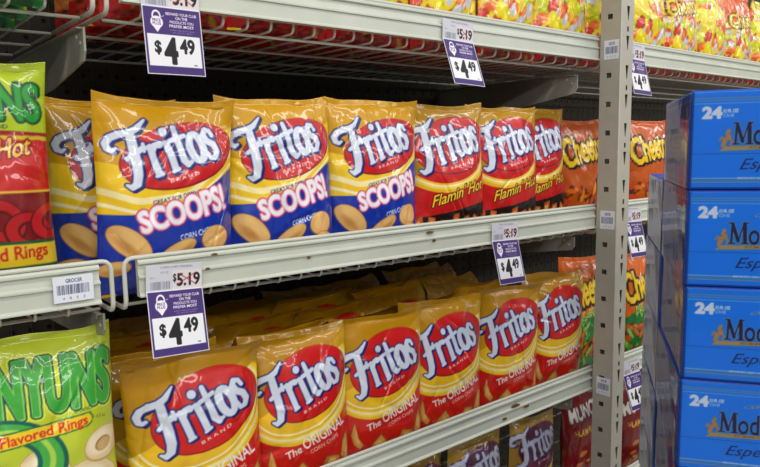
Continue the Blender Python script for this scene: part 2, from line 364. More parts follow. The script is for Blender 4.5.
def art_funyuns():
    A = Art(220, 330, NX, NZ, 3, (214, 222, 20))
    A.curve_below([0, 110, 220], [318, 322, 318], (190, 204, 50))
    A.text('FUNYUNS', 6, 218, 206, 74, -1, (64, 166, 60), [(5.5, (226, 232, 60)), (3.2, (10, 74, 78)), (1.0, (140, 205, 90))], off=(1.5, -1.5), bold=.05, arch=.05, grow=.04)
    A.text('BRAND', 158, 208, 26, 5, -1, (20, 80, 60)); A.text('net wt. 6.5 oz', 170, 196, 34, 5, -12, (60, 90, 50)); A.text('Family size', 190, 296, 22, 6, 0, (40, 90, 60))
    for cx, cz, r in ((170, 96, 46), (112, 128, 42), (196, 150, 30), (60, 96, 48), (130, 40, 40), (200, 40, 34), (40, 30, 40)):
        A.ell(cx, cz, r, r*.85, cx, (196, 160, 96)); A.ell(cx, cz+1, r-2, r*.85-2, cx, (236, 212, 160)); A.ell(cx-2, cz+3, r*.72, r*.6, cx, (248, 232, 196), 3)
        A.ell(cx, cz, r*.42, r*.34, cx, (170, 128, 74)); A.ell(cx+1, cz-1, r*.36, r*.28, cx, (214, 178, 116))
    A.ell(70, 158, 56, 44, -20, (16, 96, 80), ring=16); A.ell(70, 158, 56, 44, -20, (70, 170, 70), ring=11); A.ell(72, 160, 54, 42, -20, (170, 210, 80), ring=3)
    A.poly([(0, 176), (176, 184), (182, 188), (184, 198), (180, 205), (0, 200)], (30, 110, 60)); A.poly([(0, 178), (175, 186), (181, 190), (182, 197), (178, 203), (0, 197.5)], (240, 206, 40))
    A.text('Onion Flavored Rings', 4, 181, 172, 14, 2.3, (214, 30, 30), bold=.03)
    return A
def blob_field(A, rng, n, cols, zmax, rmin=8, rmax=16):
    for i in range(n):
        x, z = rng.uniform(0, A.W), rng.uniform(0, zmax); r = rng.uniform(rmin, rmax); c = cols[i % len(cols)]
        A.ell(x, z, r, r*rng.uniform(.35, .6), rng.uniform(0, 180), tuple(int(q*.45) for q in c)); A.ell(x, z, r-1.4, r*.4, rng.uniform(0, 180), c)
def art_top(seed, text='Cheetos'):
    A = art_redbottom(); rng = random.Random(seed)
    None and blob_field(A, rng, 60, [(214, 74, 30), (240, 214, 30), (186, 190, 196), (236, 210, 24), (206, 44, 30), (200, 206, 40), (232, 128, 36)], 200, 9, 20)
    for i in range(8):
        x, z = rng.uniform(10, 190), rng.uniform(84, 170); A.ell(x, z, 9, 14, rng.uniform(-20, 20), (120, 124, 132)); A.ell(x, z, 7.5, 12, 0, (200, 204, 208)); A.ell(x+1, z+6, 6, 5, 0, (222, 60, 34))
    A.curve_below([0, 100, 200], [186, 196, 190], (226, 96, 28), above=True)
    A.text(text, 16, 168, 168, 46, 8, (246, 206, 30), [(4, (30, 20, 14))], bold=.05)
    return A
def art_green():
    A = Art(200, 290, 50, 73, 3, (22, 120, 44)); rng = random.Random(4)
    blob_field(A, rng, 16, [(190, 190, 30), (16, 90, 40), (30, 140, 50)], 120, 8, 22)
    return A
def art_redbottom():
    A = Art(200, 290, 100, 145, 3, (232, 206, 26)); rng2 = random.Random(9)
    for i in range(95):
        x, z = rng2.uniform(-5, 205), rng2.uniform(50, 290); r = rng2.uniform(16, 30); c = [(238, 214, 26), (226, 90, 36), (196, 200, 208), (240, 220, 30), (206, 50, 30), (236, 130, 60), (196, 206, 40), (232, 110, 40)][i % 8]; an = rng2.uniform(0, 180)
        if i % 8 in (1, 3, 4): A.ell(x, z, r*.8, r*.5, an, tuple(int(q*.6) for q in c))
        A.ell(x, z, r*.74, r*.44, an, c); A.ell(x+r*.15, z+r*.15, r*.3, r*.16, an, tuple(min(255, q+40) for q in c), 1.5)
    rng = random.Random(8); A.curve_below([0, 60, 140, 200], [50, 58, 48, 54], (190, 26, 24)); blob_field(A, rng, 26, [(206, 60, 26), (170, 18, 20), (220, 170, 40), (196, 30, 28)], 46, 6, 12)
    return A
def cheetos(A, x, z, wd, ht, rot=6):
    A.text('Cheetos', x, z, wd, ht, rot, (250, 206, 36), [(5.5, (22, 16, 14)), ], off=(2, -2), bold=.05, arch=.08)
def art_cheetos(lower=(224, 96, 20), alt=None, top=(196, 86, 8)):
    A = Art(200, 290, 100, 145, 3, top); rng = random.Random(12)
    if alt: A.curve_below([0, 60, 200], [120, 150, 175], alt)
    blob_field(A, rng, 26, [(232, 110, 24), (206, 70, 16), (240, 140, 40)], 110, 10, 24)
    if alt:
        for i in range(30):
            x, z = rng.uniform(0, 200), rng.uniform(10, 150); an = rng.uniform(0, 180); c = [(60, 160, 70), (224, 110, 30), (150, 190, 60)][i % 3]; A.ell(x, z, 20, 7, an, (14, 80, 36)); A.ell(x, z, 18, 5, an, c)
        A.text('JALAPENO', 40, 138, 120, 16, 8, (40, 120, 50), [(2, (240, 220, 120))], bold=.03)
    A.ell(150, 110, 26, 34, 0, (24, 20, 18)) if not alt else None
    cheetos(A, 14, 160, 172, 74, 8)
    return A
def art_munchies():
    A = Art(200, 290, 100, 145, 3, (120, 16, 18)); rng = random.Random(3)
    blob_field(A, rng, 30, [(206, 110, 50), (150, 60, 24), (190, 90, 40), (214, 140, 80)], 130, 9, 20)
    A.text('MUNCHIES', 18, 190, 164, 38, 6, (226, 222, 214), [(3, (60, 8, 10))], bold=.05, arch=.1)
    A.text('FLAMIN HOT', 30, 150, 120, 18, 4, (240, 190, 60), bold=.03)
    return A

# ---------------------------------------------------------------- snack bags
_topo = {}
def grid_faces(nx, nz):
    if (nx, nz) not in _topo:
        i = np.arange(nz-1)[:, None]*nx+np.arange(nx-1)[None, :]
        _topo[nx, nz] = np.stack([i, i+1, i+nx+1, i+nx], -1).reshape(-1, 4)
    return _topo[nx, nz]
def fast_mesh(name, V, Fc, C=None):
    me = bpy.data.meshes.new(name); me.vertices.add(len(V)); me.vertices.foreach_set('co', V.astype(np.float32).ravel())
    me.loops.add(Fc.size); me.loops.foreach_set('vertex_index', Fc.astype(np.int32).ravel())
    me.polygons.add(len(Fc)); me.polygons.foreach_set('loop_start', (np.arange(len(Fc))*4).astype(np.int32))
    me.update(calc_edges=True); me.shade_smooth()
    if C is not None:
        at = me.color_attributes.new('print', 'FLOAT_COLOR', 'POINT')
        c4 = np.ones((len(V), 4), np.float32); c4[:, :3] = C; at.data.foreach_set('color', c4.ravel())
    return me
def vnoise(rng, U, V, n, amp):
    g = rng.standard_normal((n+3, n+3)); x = (U*.5+.5)*n; y = V*n; xi = np.clip(x.astype(int), 0, n); yi = np.clip(y.astype(int), 0, n)
    fx = x-xi; fy = y-yi; fx = fx*fx*(3-2*fx); fy = fy*fy*(3-2*fy)
    return amp*((g[yi, xi]*(1-fx)+g[yi, xi+1]*fx)*(1-fy)+(g[yi+1, xi]*(1-fx)+g[yi+1, xi+1]*fx)*fy)
def bag_shape(U, V, w_, h_, t_, rng_seed, side, wr=1.0, flop=0.0, ears=1.0):
    r = np.random.default_rng(rng_seed)
    sv = np.clip(V, 0, 1)
    pinch = np.sin(np.pi*np.clip(sv, 0, 1))**1.4
    X = U*w_/2*(1-.035*pinch)
    body = np.clip(np.sin(np.pi*np.clip((sv-.015)/.95, 0, 1)**.9), 0, 1)**.62
    prof = np.clip(1-np.abs(U)**2.7, 0, 1)**.72
    T = t_/2*body*prof
    top = 1-sv; bot = sv; edge = 1-np.abs(U)
    W = np.zeros_like(U)
    for k in range(5):                                # pleats fanning out of the two crimped ends
        f, ph, a = r.uniform(5, 17), r.uniform(0, 6.28), r.uniform(.3, 1)
        W += a*np.sin(U*f*(1-.35*top)+ph)*np.exp(-top/.13); W += a*np.sin(U*f+ph*2)*np.exp(-bot/.12)
    for k in range(4):                                # creases running in from the side folds
        f, ph, a = r.uniform(14, 40), r.uniform(0, 6.28), r.uniform(.3, .9)
        W += .8*a*np.sin(sv*f+U*2*r.uniform(-1, 1)+ph)*np.exp(-edge/.16)
    for k in range(9):                                # a few sharper diagonal dents
        cx, cz, an, L = r.uniform(-.8, .8), r.uniform(.2, .92), r.uniform(-1.2, 1.2), r.uniform(.15, .4)
        a_ = (U-cx)*math.cos(an)+(sv-cz)*1.4*math.sin(an); b_ = -(U-cx)*math.sin(an)+(sv-cz)*1.4*math.cos(an)
        W += r.uniform(-2.4, 1.8)*np.exp(-(a_/L)**2-(b_/r.uniform(.016, .035))**2)
    lim = np.clip(edge*9, 0, 1)*np.clip(top*22, 0.15, 1)*np.clip(bot*18, 0, 1)
    D = T+(W*.0017*wr+vnoise(r, U, sv, 6, .002)*wr+vnoise(r, U, sv, 14, .0006)*wr)*lim*(.5+.5*body)
    shared = np.random.default_rng(rng_seed+777)
    wave = np.zeros_like(U); 
    for k in range(3): wave += shared.uniform(.3, 1)*np.sin(U*shared.uniform(2, 6)+shared.uniform(0, 6.28))
    mid = wave*.0035*np.exp(-top/.09)+flop*np.clip((sv-.86)/.14, 0, 1)**2*.035
    earf = ears*np.clip((sv-.87)/.13, 0, 1)*np.clip((np.abs(U)-.6)/.4, 0, 1)**1.5
    mid += earf*shared.uniform(-.012, .006)
    Yv = mid-D if side < 0 else mid+D
    sag = .003*(1-np.abs(U)**2)*np.clip((sv-.8)/.2, 0, 1)
    Z = sv*h_*(1-.0)-sag+earf*.003+.004*(1-np.abs(U)**2)*np.clip(1-sv/.1, 0, 1)
    Z += wave*.0016*np.clip((sv-.85)/.15, 0, 1)
    X = X*(1+.004*earf)
    return np.stack([X, Yv, Z], -1)
def bag_meshes(name, art, seed, nx, nz, w_, h_, t_, **k):
    """front and back shells in one mesh, plus the crimped strip at the top as a second mesh"""
    C = ART[art]; az, ax = C.shape[:2]
    zi = (np.linspace(0, az-1, nz)+.5).astype(int).clip(0, az-1); xi = (np.linspace(0, ax-1, nx)+.5).astype(int).clip(0, ax-1)
    CC = C[zi][:, xi]
    U, V = np.meshgrid(np.linspace(-1, 1, nx), np.linspace(0, 1, nz))
    P = bag_shape(U, V, w_, h_, t_, seed, -1, **k)
    cut = int(nz*.955)
    Pf = P[:cut+1].reshape(-1, 3); Cf = CC[:cut+1].reshape(-1, 3); Ff = grid_faces(nx, cut+1)
    bx, bz = max(24, nx//4), max(30, nz//4); vc = cut/(nz-1)
    Ub, Vb = np.meshgrid(np.linspace(-1, 1, bx), np.linspace(0, vc, bz)); Pb = bag_shape(Ub, Vb, w_, h_, t_, seed, 1, **k).reshape(-1, 3)
    Cb = np.tile(C[int(az*.9), 3], (len(Pb), 1)); Fb = grid_faces(bx, bz)[:, ::-1]+len(Pf)
    body = fast_mesh(name, np.concatenate([Pf, Pb]), np.concatenate([Ff, Fb]), np.concatenate([Cf, Cb]))
    n2 = 9; U2, V2 = np.meshgrid(np.linspace(-1, 1, nx), np.linspace(vc, 1, n2))
    S1 = bag_shape(U2, V2, w_, h_, t_, seed, -1, **k); S1[..., 1] += np.where(np.arange(n2) % 2 == 0, .0005, -.0005)[:, None]-.0004
    S2 = bag_shape(U2, V2, w_, h_, t_, seed, 1, **k); S2[..., 1] += .0006
    ct = CC[cut:cut+1].repeat(n2, 0).reshape(-1, 3)
    seal = fast_mesh(name+'_seal', np.concatenate([S1.reshape(-1, 3), S2.reshape(-1, 3)]), np.concatenate([grid_faces(nx, n2), grid_faces(nx, n2)[:, ::-1]+nx*n2]), np.concatenate([ct, ct]))
    return body, seal
def place_bag(name, ms, X, Y, Z, yaw, lean, roll, label, cat, group=None, mt=None):
    o = link(name, ms[0], None, mt or M_BAG); s = link('top_seal', ms[1], o, mt or M_BAG)
    o.location = (X, Y, Z+CZ); o.rotation_euler = (math.radians(-lean), math.radians(roll), math.radians(yaw))
    tag(o, label, cat, group); return o

ART = {}
for nm, fn in (('scoops', art_scoops), ('original', art_original), ('flamin', art_flamin), ('dark', art_dark), ('funhot', art_funyuns_hot), ('fun', art_funyuns),
               ('top', art_redbottom), ('topname', lambda: art_top(5)), ('green', art_green), ('crunchy', art_cheetos), ('jalapeno', lambda: art_cheetos(alt=(30, 120, 46), top=(222, 104, 10))), ('munchies', art_munchies)):
    ART[nm] = fn().out()

# ---------------------------------------------------------------- the setting
bm = bmesh.new(); add_box(bm, -3, 7, -4.5, .56, -.05, 0); tag(link('floor', mesh_bm(bm), None, M_FLOOR), kind='structure')
bm = bmesh.new(); add_box(bm, -3, 7, .50, .56, 0.0, 2.6); tag(link('wall_back', mesh_bm(bm), None, M_PEG), kind='structure')

# ---------------------------------------------------------------- shelves
RT = {'top': .2640, 'middle': -.1531, 'lower': -.5788, 'bottom': -.925}
RH = .0545; DK = .0145
PROF = [(.006, 0), (-.004, 0), (-.0065, -.003), (-.0065, -.006), (-.0015, -.008), (-.003, -.021), (-.0075, -.024), (-.0075, -.0265), (-.0045, -.028), (-.0045, -.049), (-.0085, -.0525), (-.0085, -.0545), (.006, -.0545)]
def shelf(x0, x1, lev, label, br=True, bh=.034, left_wrap=True, right_wrap=True, posts=()):
    z = RT[lev]+CZ; zd = z-RH-DK
    if lev == 'top': bh = .045
    t = thing('wire_shelf', ((x0+x1)/2, 0, zd)); inv = Matrix.Translation((-(x0+x1)/2, 0, -zd))
    def fin(nm, bm, m, sm=False, parent=t):
        bmesh.ops.transform(bm, matrix=inv, verts=bm.verts); return link(nm, mesh_bm(bm, nm, sm), parent, m)
    bm = bmesh.new(); add_prism(bm, [(y, z+q) for y, q in PROF], x0, x1); rail = fin('price_rail', bm, M_RAIL)
    bm = bmesh.new(); k0 = math.ceil((x0-.002-.496)/.0424); k1 = math.floor((x1+.002-.496)/.0424)
    Yb = .485; rr = .0021
    for k in range(k0, k1+1):
        X = .496+.0424*k
        pts = [(X, Yb, zd), (X, .018, zd)]+[(X, .018-.009*math.sin(a), zd+.009-.009*math.cos(a)) for a in (.5, 1.0, 1.57)]+[(X, .009, z-.002)]
        add_tube(bm, pts, rr, 6)
    for Y in (.045, .20, .34, .482): add_tube(bm, [(x0-.012, Y, zd-.004), (x1+.012, Y, zd-.004)], .0026, 6)
    fin('wire_deck', bm, M_WIRE, True)
    bm = bmesh.new(); R = .0034; xa = x0-.018; xb = x1+.018; zt = z+.0035; yl = .002; rb = .012
    pts = []
    if left_wrap: pts += [(xa, Yb, zd-.001), (xa, yl+rb, zd-.001)]+[(xa, yl+rb-rb*math.sin(a), zd+rb-.001-rb*math.cos(a)) for a in (.5, 1.05, 1.57)]+[(xa, yl, zt-rb)]+[(xa+rb-rb*math.cos(a), yl, zt-rb+rb*math.sin(a)) for a in (.5, 1.05)]+[(xa+rb, yl, zt)]
    else: pts += [(x0, yl, zt)]
    if right_wrap: pts += [(xb-rb, yl, zt)]+[(xb-rb+rb*math.sin(a), yl, zt-rb+rb*math.cos(a)) for a in (.5, 1.05, 1.57)]+[(xb, yl, zd+rb)]+[(xb, yl+rb-rb*math.cos(a), zd-.001+rb-rb*math.sin(a)) for a in (.5, 1.05, 1.57)]+[(xb, Yb, zd-.001)]
    else: pts += [(x1, yl, zt)]
    add_tube(bm, pts, R, 8); fin('lip_wire', bm, M_WIRE, True)
    if br:
        for X in br:
            bm = bmesh.new(); zz = zd-.0065 if lev != 'top' else zd-.020; th = .0015
            pr = [(.02, zz), (.02, zz-bh*.72), (.028, zz-bh), (.20, zz-bh-.026), (.494, zz-bh-.042), (.494, zz)]
            add_prism(bm, pr, X-th, X+th); add_box(bm, X-.009, X+th, .024, .494, zz-.002, zz)
            b = fin('bracket', bm, M_BRKT)
            bm = bmesh.new()
            for yy, q in ((.035, -.020), (.05, -.010)): add_tube(bm, [(X-th-.0012, yy, zz+q), (X+th+.0012, yy, zz+q)], .003, 8)
            fin('rivet', bm, M_WIRE, False, b)
    if posts:
        for px, pz, sx, sz in posts:
            bm = bmesh.new(); n = 12
            vs_ = [bm.verts.new((px+sx*math.cos(a)*(1+.3*math.sin(3*a+px*50)), -.0082, z+pz+sz*math.sin(a)*(1+.25*math.cos(2*a)))) for a in [2*math.pi*i/n for i in range(n)]]
            vb = [bm.verts.new((v.co.x, -.0025, v.co.z)) for v in vs_]; bm.faces.new(vs_)
            for i in range(n): bm.faces.new((vs_[i], vs_[(i+1) % n], vb[(i+1) % n], vb[i]))
            fin('rust_spot', bm, M_RUST)
    return tag(t, label, 'shelf')
shelf(-.60, .2816, 'top', 'white wire shelf at the very top left, holding green bags', br=(.291,))
shelf(-.60, .2816, 'middle', 'white wire shelf section left of the gap, under the red and yellow onion ring bag', br=(.291,))
shelf(.336, 1.500, 'top', 'long topmost cream wire shelf left of the grey upright, holding yellow bags', br=(1.45,))
shelf(.336, 1.500, 'middle', 'cream wire shelf between left gap and grey upright, under the blue-bottomed bags', br=(1.45,), posts=((.442, -.025, .004, .0022), (.63, -.030, .003, .0018), (.92, -.012, .008, .002), (.93, -.03, .003, .003), (.455, -.004, .005, .002)))
shelf(.336, 1.500, 'lower', 'cream wire shelf left of the grey upright, under the red and gold corn chip bags', br=(.36, 1.45), posts=((1.19, -.018, .012, .003), (1.23, -.03, .008, .004), (1.15, -.04, .006, .003), (.7, -.02, .004, .002)))
shelf(.336, 1.500, 'bottom', 'lowest wire shelf left of the grey upright, under the dim chilli bags', br=(1.45,))
for lv, lb in (('top', 'cream wire shelf right of the grey upright, topmost, above the blue beer cases'), ('middle', 'cream wire shelf right of the grey upright, behind the blue beer cases at mid height'), ('lower', 'cream wire shelf right of the grey upright, lower one under the green and orange bags'), ('bottom', 'lowest wire shelf right of the grey upright, under the dark red bags')):
    shelf(1.560, 3.35, lv, lb, br=(3.3,))
# left lower shelf sits higher than its neighbour
RT['leftlow'] = -.505
shelf(-.60, .2816, 'leftlow', 'wire shelf at lower left under the lime yellow onion ring bag', br=(.291,))

# wire grid hung on the pegboard
for x0, x1, lb in ((-.6, .29, 'dark wire grid on the back wall behind the left onion ring bags'), (.33, 1.50, 'dark wire grid on the back wall behind the corn chip bags'), (1.57, 3.3, 'dark wire grid on the back wall right of the grey upright')):
    t = thing('wire_grid', ((x0+x1)/2, .494, CZ-.9)); bm = bmesh.new(); n = int((x1-x0)/.036)
    for i in range(n+1): X = x0+(x1-x0)*i/n; add_tube(bm, [(X-(x0+x1)/2, 0, 0), (X-(x0+x1)/2, 0, 1.35)], .0013, 5)
    link('upright_wires', mesh_bm(bm), t, M_DARKW); bm = bmesh.new()
    for q in np.arange(0, 1.36, .075): add_tube(bm, [(x0-(x0+x1)/2, -.0026, q), (x1-(x0+x1)/2, -.0026, q)], .0013, 5)
    link('cross_wires', mesh_bm(bm), t, M_DARKW); tag(t, lb, 'wire grid')

# ---------------------------------------------------------------- the grey upright with punched slots
def upright():
    PX0, PX1, PY0, PY1 = 1.4995, 1.5525, -.0645, -.0100; zb, zt = 0.0, CZ+1.0
    t = thing('slotted_upright', ((PX0+PX1)/2, (PY0+PY1)/2, 0)); ox, oy = (PX0+PX1)/2, (PY0+PY1)/2
    P = .0697; z0 = .310; lo = z0-P*26
    def strip(bm, uv, umin, umax, holes):           # a strip (u, z) with quadrilateral holes stacked in z
        def F_(pts): bm.faces.new([bm.verts.new(uv(u, z)) for u, z in pts])
        z = 0.0
        for (zl, zh, q) in holes:                   # q = hole quad: bl, br, tr, tl
            if zl > z: F_([(umin, z), (umax, z), (umax, zl), (umin, zl)])
            o = [(umin, zl), (umax, zl), (umax, zh), (umin, zh)]
            for i in range(4): F_([o[i], o[(i+1) % 4], q[(i+1) % 4], q[i]])
            z = zh
        F_([(umin, z), (umax, z), (umax, zt), (umin, zt)])
    bm = bmesh.new(); d = PY1-PY0; w_ = PX1-PX0; hs = []
    for k in range(-10, 22):
        zc = z0-P*k+CZ
        if zc < .05 or zc > zt-.05: continue
        uc = d*.46; hs.append((zc-.008, zc+.008, [(uc-.0068, zc-.0062), (uc+.0068, zc-.0062), (uc+.0068, zc+.0062), (uc-.0068, zc+.0062)]))
    hs.sort(); strip(bm, lambda u, z: (-w_/2, d/2-u, z), 0, d, hs)
    bmesh.ops.remove_doubles(bm, verts=bm.verts, dist=1e-5)
    s = link('side_face', mesh_bm(bm), t, M_POST); sm = s.modifiers.new('s', 'SOLIDIFY'); sm.thickness = .002; sm.offset = 0
    bm = bmesh.new(); hs = []
    for k in range(-10, 22):
        zc = .3165-P*k+CZ
        if zc < .06 or zc > zt-.06: continue
        uc = w_*.55; hs.append((zc-.019, zc+.019, [(uc-.0018, zc-.0165), (uc+.0018, zc-.0165), (uc+.0068, zc+.0165), (uc-.0068, zc+.0165)]))
        if k % 2 == 0:
            zs = zc-.0375+.0; hs.append((zs-.008, zs+.008, [(uc-.004, zs-.006), (uc+.004, zs-.006), (uc+.004, zs+.006), (uc-.004, zs+.006)]))
    hs.sort(); strip(bm, lambda u, z: (-w_/2+u, -d/2, z), 0, w_, hs); bmesh.ops.remove_doubles(bm, verts=bm.verts, dist=1e-5)
    s = link('front_face', mesh_bm(bm), t, M_POST); sm = s.modifiers.new('s', 'SOLIDIFY'); sm.thickness = .002; sm.offset = 0
    bm = bmesh.new(); add_box(bm, w_/2-.002, w_/2, -d/2, d/2, 0, zt); add_box(bm, -w_/2, w_/2, d/2-.002, d/2, 0, zt); link('closed_back', mesh_bm(bm), t, M_POST)  # right wall, plus an unseen full back added to keep the holes dark
    bm = bmesh.new(); add_tube(bm, [(-w_/2+.0008, -d/2+.0008, 0), (-w_/2+.0008, -d/2+.0008, zt)], .0022, 8); link('corner_bend', mesh_bm(bm, smooth=True), t, M_POST)
    bm = bmesh.new(); add_box(bm, -w_/2-.03, w_/2+.03, -d/2-.03, d/2-.002, 0, .006); link('foot_plate', mesh_bm(bm), t, M_POST)
    return tag(t, 'tall grey slotted steel upright standing in front of the shelves', 'upright')
upright()

# ---------------------------------------------------------------- printed cards: price tags and barcode labels
def card_mesh(art, W, H, th, bend=None):
    C = art.out(); nz, nx = C.shape[:2]; U, V = np.meshgrid(np.linspace(-W/2, W/2, nx), np.linspace(0, H, nz))
    P = np.stack([U, np.zeros_like(U) if bend is None else bend(U, V), V], -1).reshape(-1, 3)
    B = P.copy(); B[:, 1] += th; n = len(P); Fg = grid_faces(nx, nz)
    i = np.arange(nx-1); j = np.arange(nz-1)*nx; top = (nz-1)*nx
    E = np.concatenate([np.stack([i+1, i, i+n, i+1+n], 1), np.stack([top+i, top+i+1, top+i+1+n, top+i+n], 1), np.stack([j, j+nx, j+nx+n, j+n], 1), np.stack([j+nx+nx-1, j+nx-1, j+nx-1+n, j+nx+nx-1+n], 1)])
    C = C.reshape(-1, 3); return fast_mesh('card', np.concatenate([P, B]), np.concatenate([Fg, Fg[:, ::-1]+n, E]), np.concatenate([C, np.full_like(C, .8)]))
def barcode(A, x0, x1, z0, z1, seed, c=(60, 62, 80)):
    rng = random.Random(seed); x = x0
    while x < x1-.8:
        b = rng.choice((.5, .7, 1.1)); A.poly([(x, z0), (x+b, z0), (x+b, z1), (x, z1)], c); x += b+rng.choice((.6, .8, 1.2))
PUR = (66, 44, 112)
def art_strip():
    A = Art(87, 42, 150, 72, 3, (206, 206, 214)); A.poly([(40, 2), (86, 2), (86, 32), (40, 32)], (222, 214, 216))
    A.text('CORN CHIPS ORIGINAL', 22, 36, 50, 3.2, 0, (90, 90, 100)); A.text('10.5 OZ', 22, 29, 12, 2.6, 0, (110, 110, 120)); A.text('20.1', 6, 22, 8, 2.4, 0, (120, 120, 130))
    barcode(A, 7, 37, 5, 17, 1, (110, 112, 130))
    A.text('$', 41, 16, 5, 11, 0, (40, 34, 44), bold=.04); A.text('5.19', 47, 9, 36, 18, 0, (40, 34, 44), bold=.05)
    A.paint(A.soft(A.stroke_d([(48, 11), (76, 27)], .8)), (176, 60, 70), .85); A.paint(A.soft(A.stroke_d([(50, 27), (76, 10)], .8)), (176, 60, 70), .85)
    return A
def art_sale():
    A = Art(87, 102, 150, 176, 3, (228, 226, 234)); A.poly([(1.5, 1.5), (85.5, 1.5), (85.5, 100), (1.5, 100)], PUR); A.poly([(4.5, 13), (82.5, 13), (82.5, 60), (4.5, 60)], (232, 232, 236))
    A.ell(20, 78, 9, 9, 0, (236, 232, 240)); A.poly([(11.2, 76), (28.8, 76), (20, 63)], (236, 232, 240)); A.ell(20, 87, 5.5, 7.5, 0, (236, 232, 240), ring=1.1)
    A.text('PRICE', 14, 79, 12, 4, 0, PUR, bold=.03); A.text('PLUS', 14, 74, 12, 4, 0, PUR, bold=.03); A.text('~', 29, 84, 5, 6, 40, (220, 215, 230))
    for i, (s, x, w_) in enumerate((('REWARD YOUR CLUB', 34, 46), ('ON THE', 48, 18), ('PRODUCTS YOU', 39, 36), ('PREFER MOST', 38, 37))): A.text(s, x, 90-i*6, w_, 4, 0, (236, 232, 240), bold=.03)
    A.text('members save at the register', 38, 67, 38, 1.8, 0, (190, 180, 210)); A.text('see store for details', 42, 63.5, 30, 1.8, 0, (190, 180, 210))
    A.text('$', 14, 33, 9, 17, 0, (26, 24, 28), bold=.07); A.text('4', 28, 18, 18, 37, 0, (26, 24, 28), bold=.085); A.text('49', 51, 34, 22, 21, 0, (26, 24, 28), bold=.065)
    A.text('ea', 70, 15.5, 5, 3, 0, (60, 50, 90), bold=.04)
    return A
def art_barcode(seed):
    A = Art(54, 36, 108, 72, 3, (224, 226, 236)); A.text('GROCER', 17, 27, 22, 5, 0, (50, 56, 90), bold=.03); barcode(A, 5, 49, 11, 24, seed, (50, 56, 92))
    for i, s in enumerate('4853'): A.text(s, 12+9*i, 4, 2.4, 3.6, 0, (50, 56, 90))
    return A
STRIP = card_mesh(art_strip(), .087, .042, .0004); SALE = card_mesh(art_sale(), .087, .097, .0006, lambda U, V: -.003*np.cos(U*18)*(1-V/.097))
def price_tag(X, zt, label, swing=15, roll=0, outset=-.0092):
    t = thing('price_tag', (X, outset, zt+CZ), (0, math.radians(roll), 0)); a = link('shelf_strip', STRIP, t, M_CARD); a.location = (0, 0, -.042)
    c = link('sale_card', SALE, t, M_CARD); sw = math.radians(swing); L = .097; zt0 = -.0385
    c.rotation_euler = (-sw, 0, 0); c.location = (0, -.001-L*math.sin(sw), zt0-L*math.cos(sw))
    # card's own up axis tips back so its top meets the strip
    return tag(t, label, 'price tag', 'purple and white 4.49 price tags')
price_tag(.405, .2470, 'purple and white 4.49 price tag at top left', 5, 0)
price_tag(.999, .2520, 'purple and white 4.49 price tag on the topmost rail, above the flaming hot bags', 20, 2)
price_tag(.389, -.1640, 'large purple and white 4.49 price tag at left end of the middle rail', 14, 3)
price_tag(1.145, -.1640, 'purple and white 4.49 price tag on the middle rail below the flaming hot bags', 15, 2)
price_tag(1.665, .262, 'purple price tag partly hidden behind the grey upright, on the topmost rail', 14, 2)
price_tag(1.672, -.1660, 'purple price tag partly hidden behind the grey upright, on the middle rail', 15, 2)
price_tag(1.690, -.5950, 'purple price tag partly hidden behind the grey upright, on the lowest visible rail', 18, 2)
for (X, z, sd, lb) in ((.2455, -.1985, 11, 'white barcode label on the left middle rail, above the lime onion ring bag'),):
    o = link('barcode_label', card_mesh(art_barcode(sd), .052, .036, .0003), None, M_CARD); o.location = (X, -.0088, z+CZ); tag(o, lb, 'label')
for z, sd, lb in ((.208, 3, 'white barcode sticker on the grey upright, the highest one'), (-.208, 5, 'white barcode sticker on the grey upright, the middle one'), (-.640, 7, 'white barcode sticker on the grey upright, the lowest one')):
    o = link('barcode_sticker', card_mesh(art_barcode(sd), .040, .046, .0003), None, M_CARD); o.location = (1.4978, -.041, z+CZ); o.rotation_euler = (0, 0, -math.pi/2); tag(o, lb, 'label')

# ---------------------------------------------------------------- bags on the middle shelf
zB = RT['middle']-RH-DK+.0045; zC = RT['lower']-RH-DK+.0045; zA = RT['top']-RH-DK+.0045; zD = RT['bottom']-RH-DK+.0045; zL = RT['leftlow']-RH-DK+.0045
CHIP = 'corn_chip_bag'
def bag(art, X, Y, Z, yaw, lean, roll, label, w_=.206, h_=.305, t_=.075, seed=1, hi=True, name=CHIP, cat='chip bag', group=None, **k):
    nx, nz = (NX, NZ) if hi else (64, 92)
    return place_bag(name, bag_meshes(art+'_bag', art, seed, nx, nz, w_, h_, t_, **k), X, Y, Z, yaw, lean, roll, label, cat, group)
G1 = 'blue and yellow scoop chip bags'; G2 = 'red flaming hot corn chip bags'; G3 = 'original corn chip bags at the front of the lower shelf'
bag('scoops', .362, .140, zB, -2, 2, 0, 'blue and yellow scoop chip bag mostly hidden behind the leftmost whole one', seed=11, group=G1, w_=.21)
bag('scoops', .404, .054, zB, -3, -1, 1.5, 'blue and yellow scoop chip bag standing whole above the large price tag', seed=12, w_=.218, h_=.302, group=G1, ears=1.3)
bag('scoops', .615, .054, zB, -5, 2, -.5, 'blue and yellow scoop chip bag, the middle one of the three in clear view', seed=13, w_=.216, h_=.311, group=G1)
bag('scoops', .822, .054, zB, -4, 1, .5, 'blue and yellow scoop chip bag touching the first red flaming hot bag', seed=14, w_=.218, h_=.314, group=G1, ears=1.6)
bag('flamin', 1.026, .056, zB, -6, 2, 0, 'red flaming hot corn chip bag next to the last blue-bottomed bag', seed=15, h_=.312, w_=.220, group=G2)
bag('flamin', 1.222, .058, zB, -6, 2, 0, 'red flaming hot corn chip bag in the middle of its three', seed=16, h_=.312, w_=.216, group=G2)
bag('flamin', 1.400, .098, zB, -6, 3, 0, 'red flaming hot corn chip bag nearest the grey upright', seed=17, h_=.316, w_=.206, group=G2)

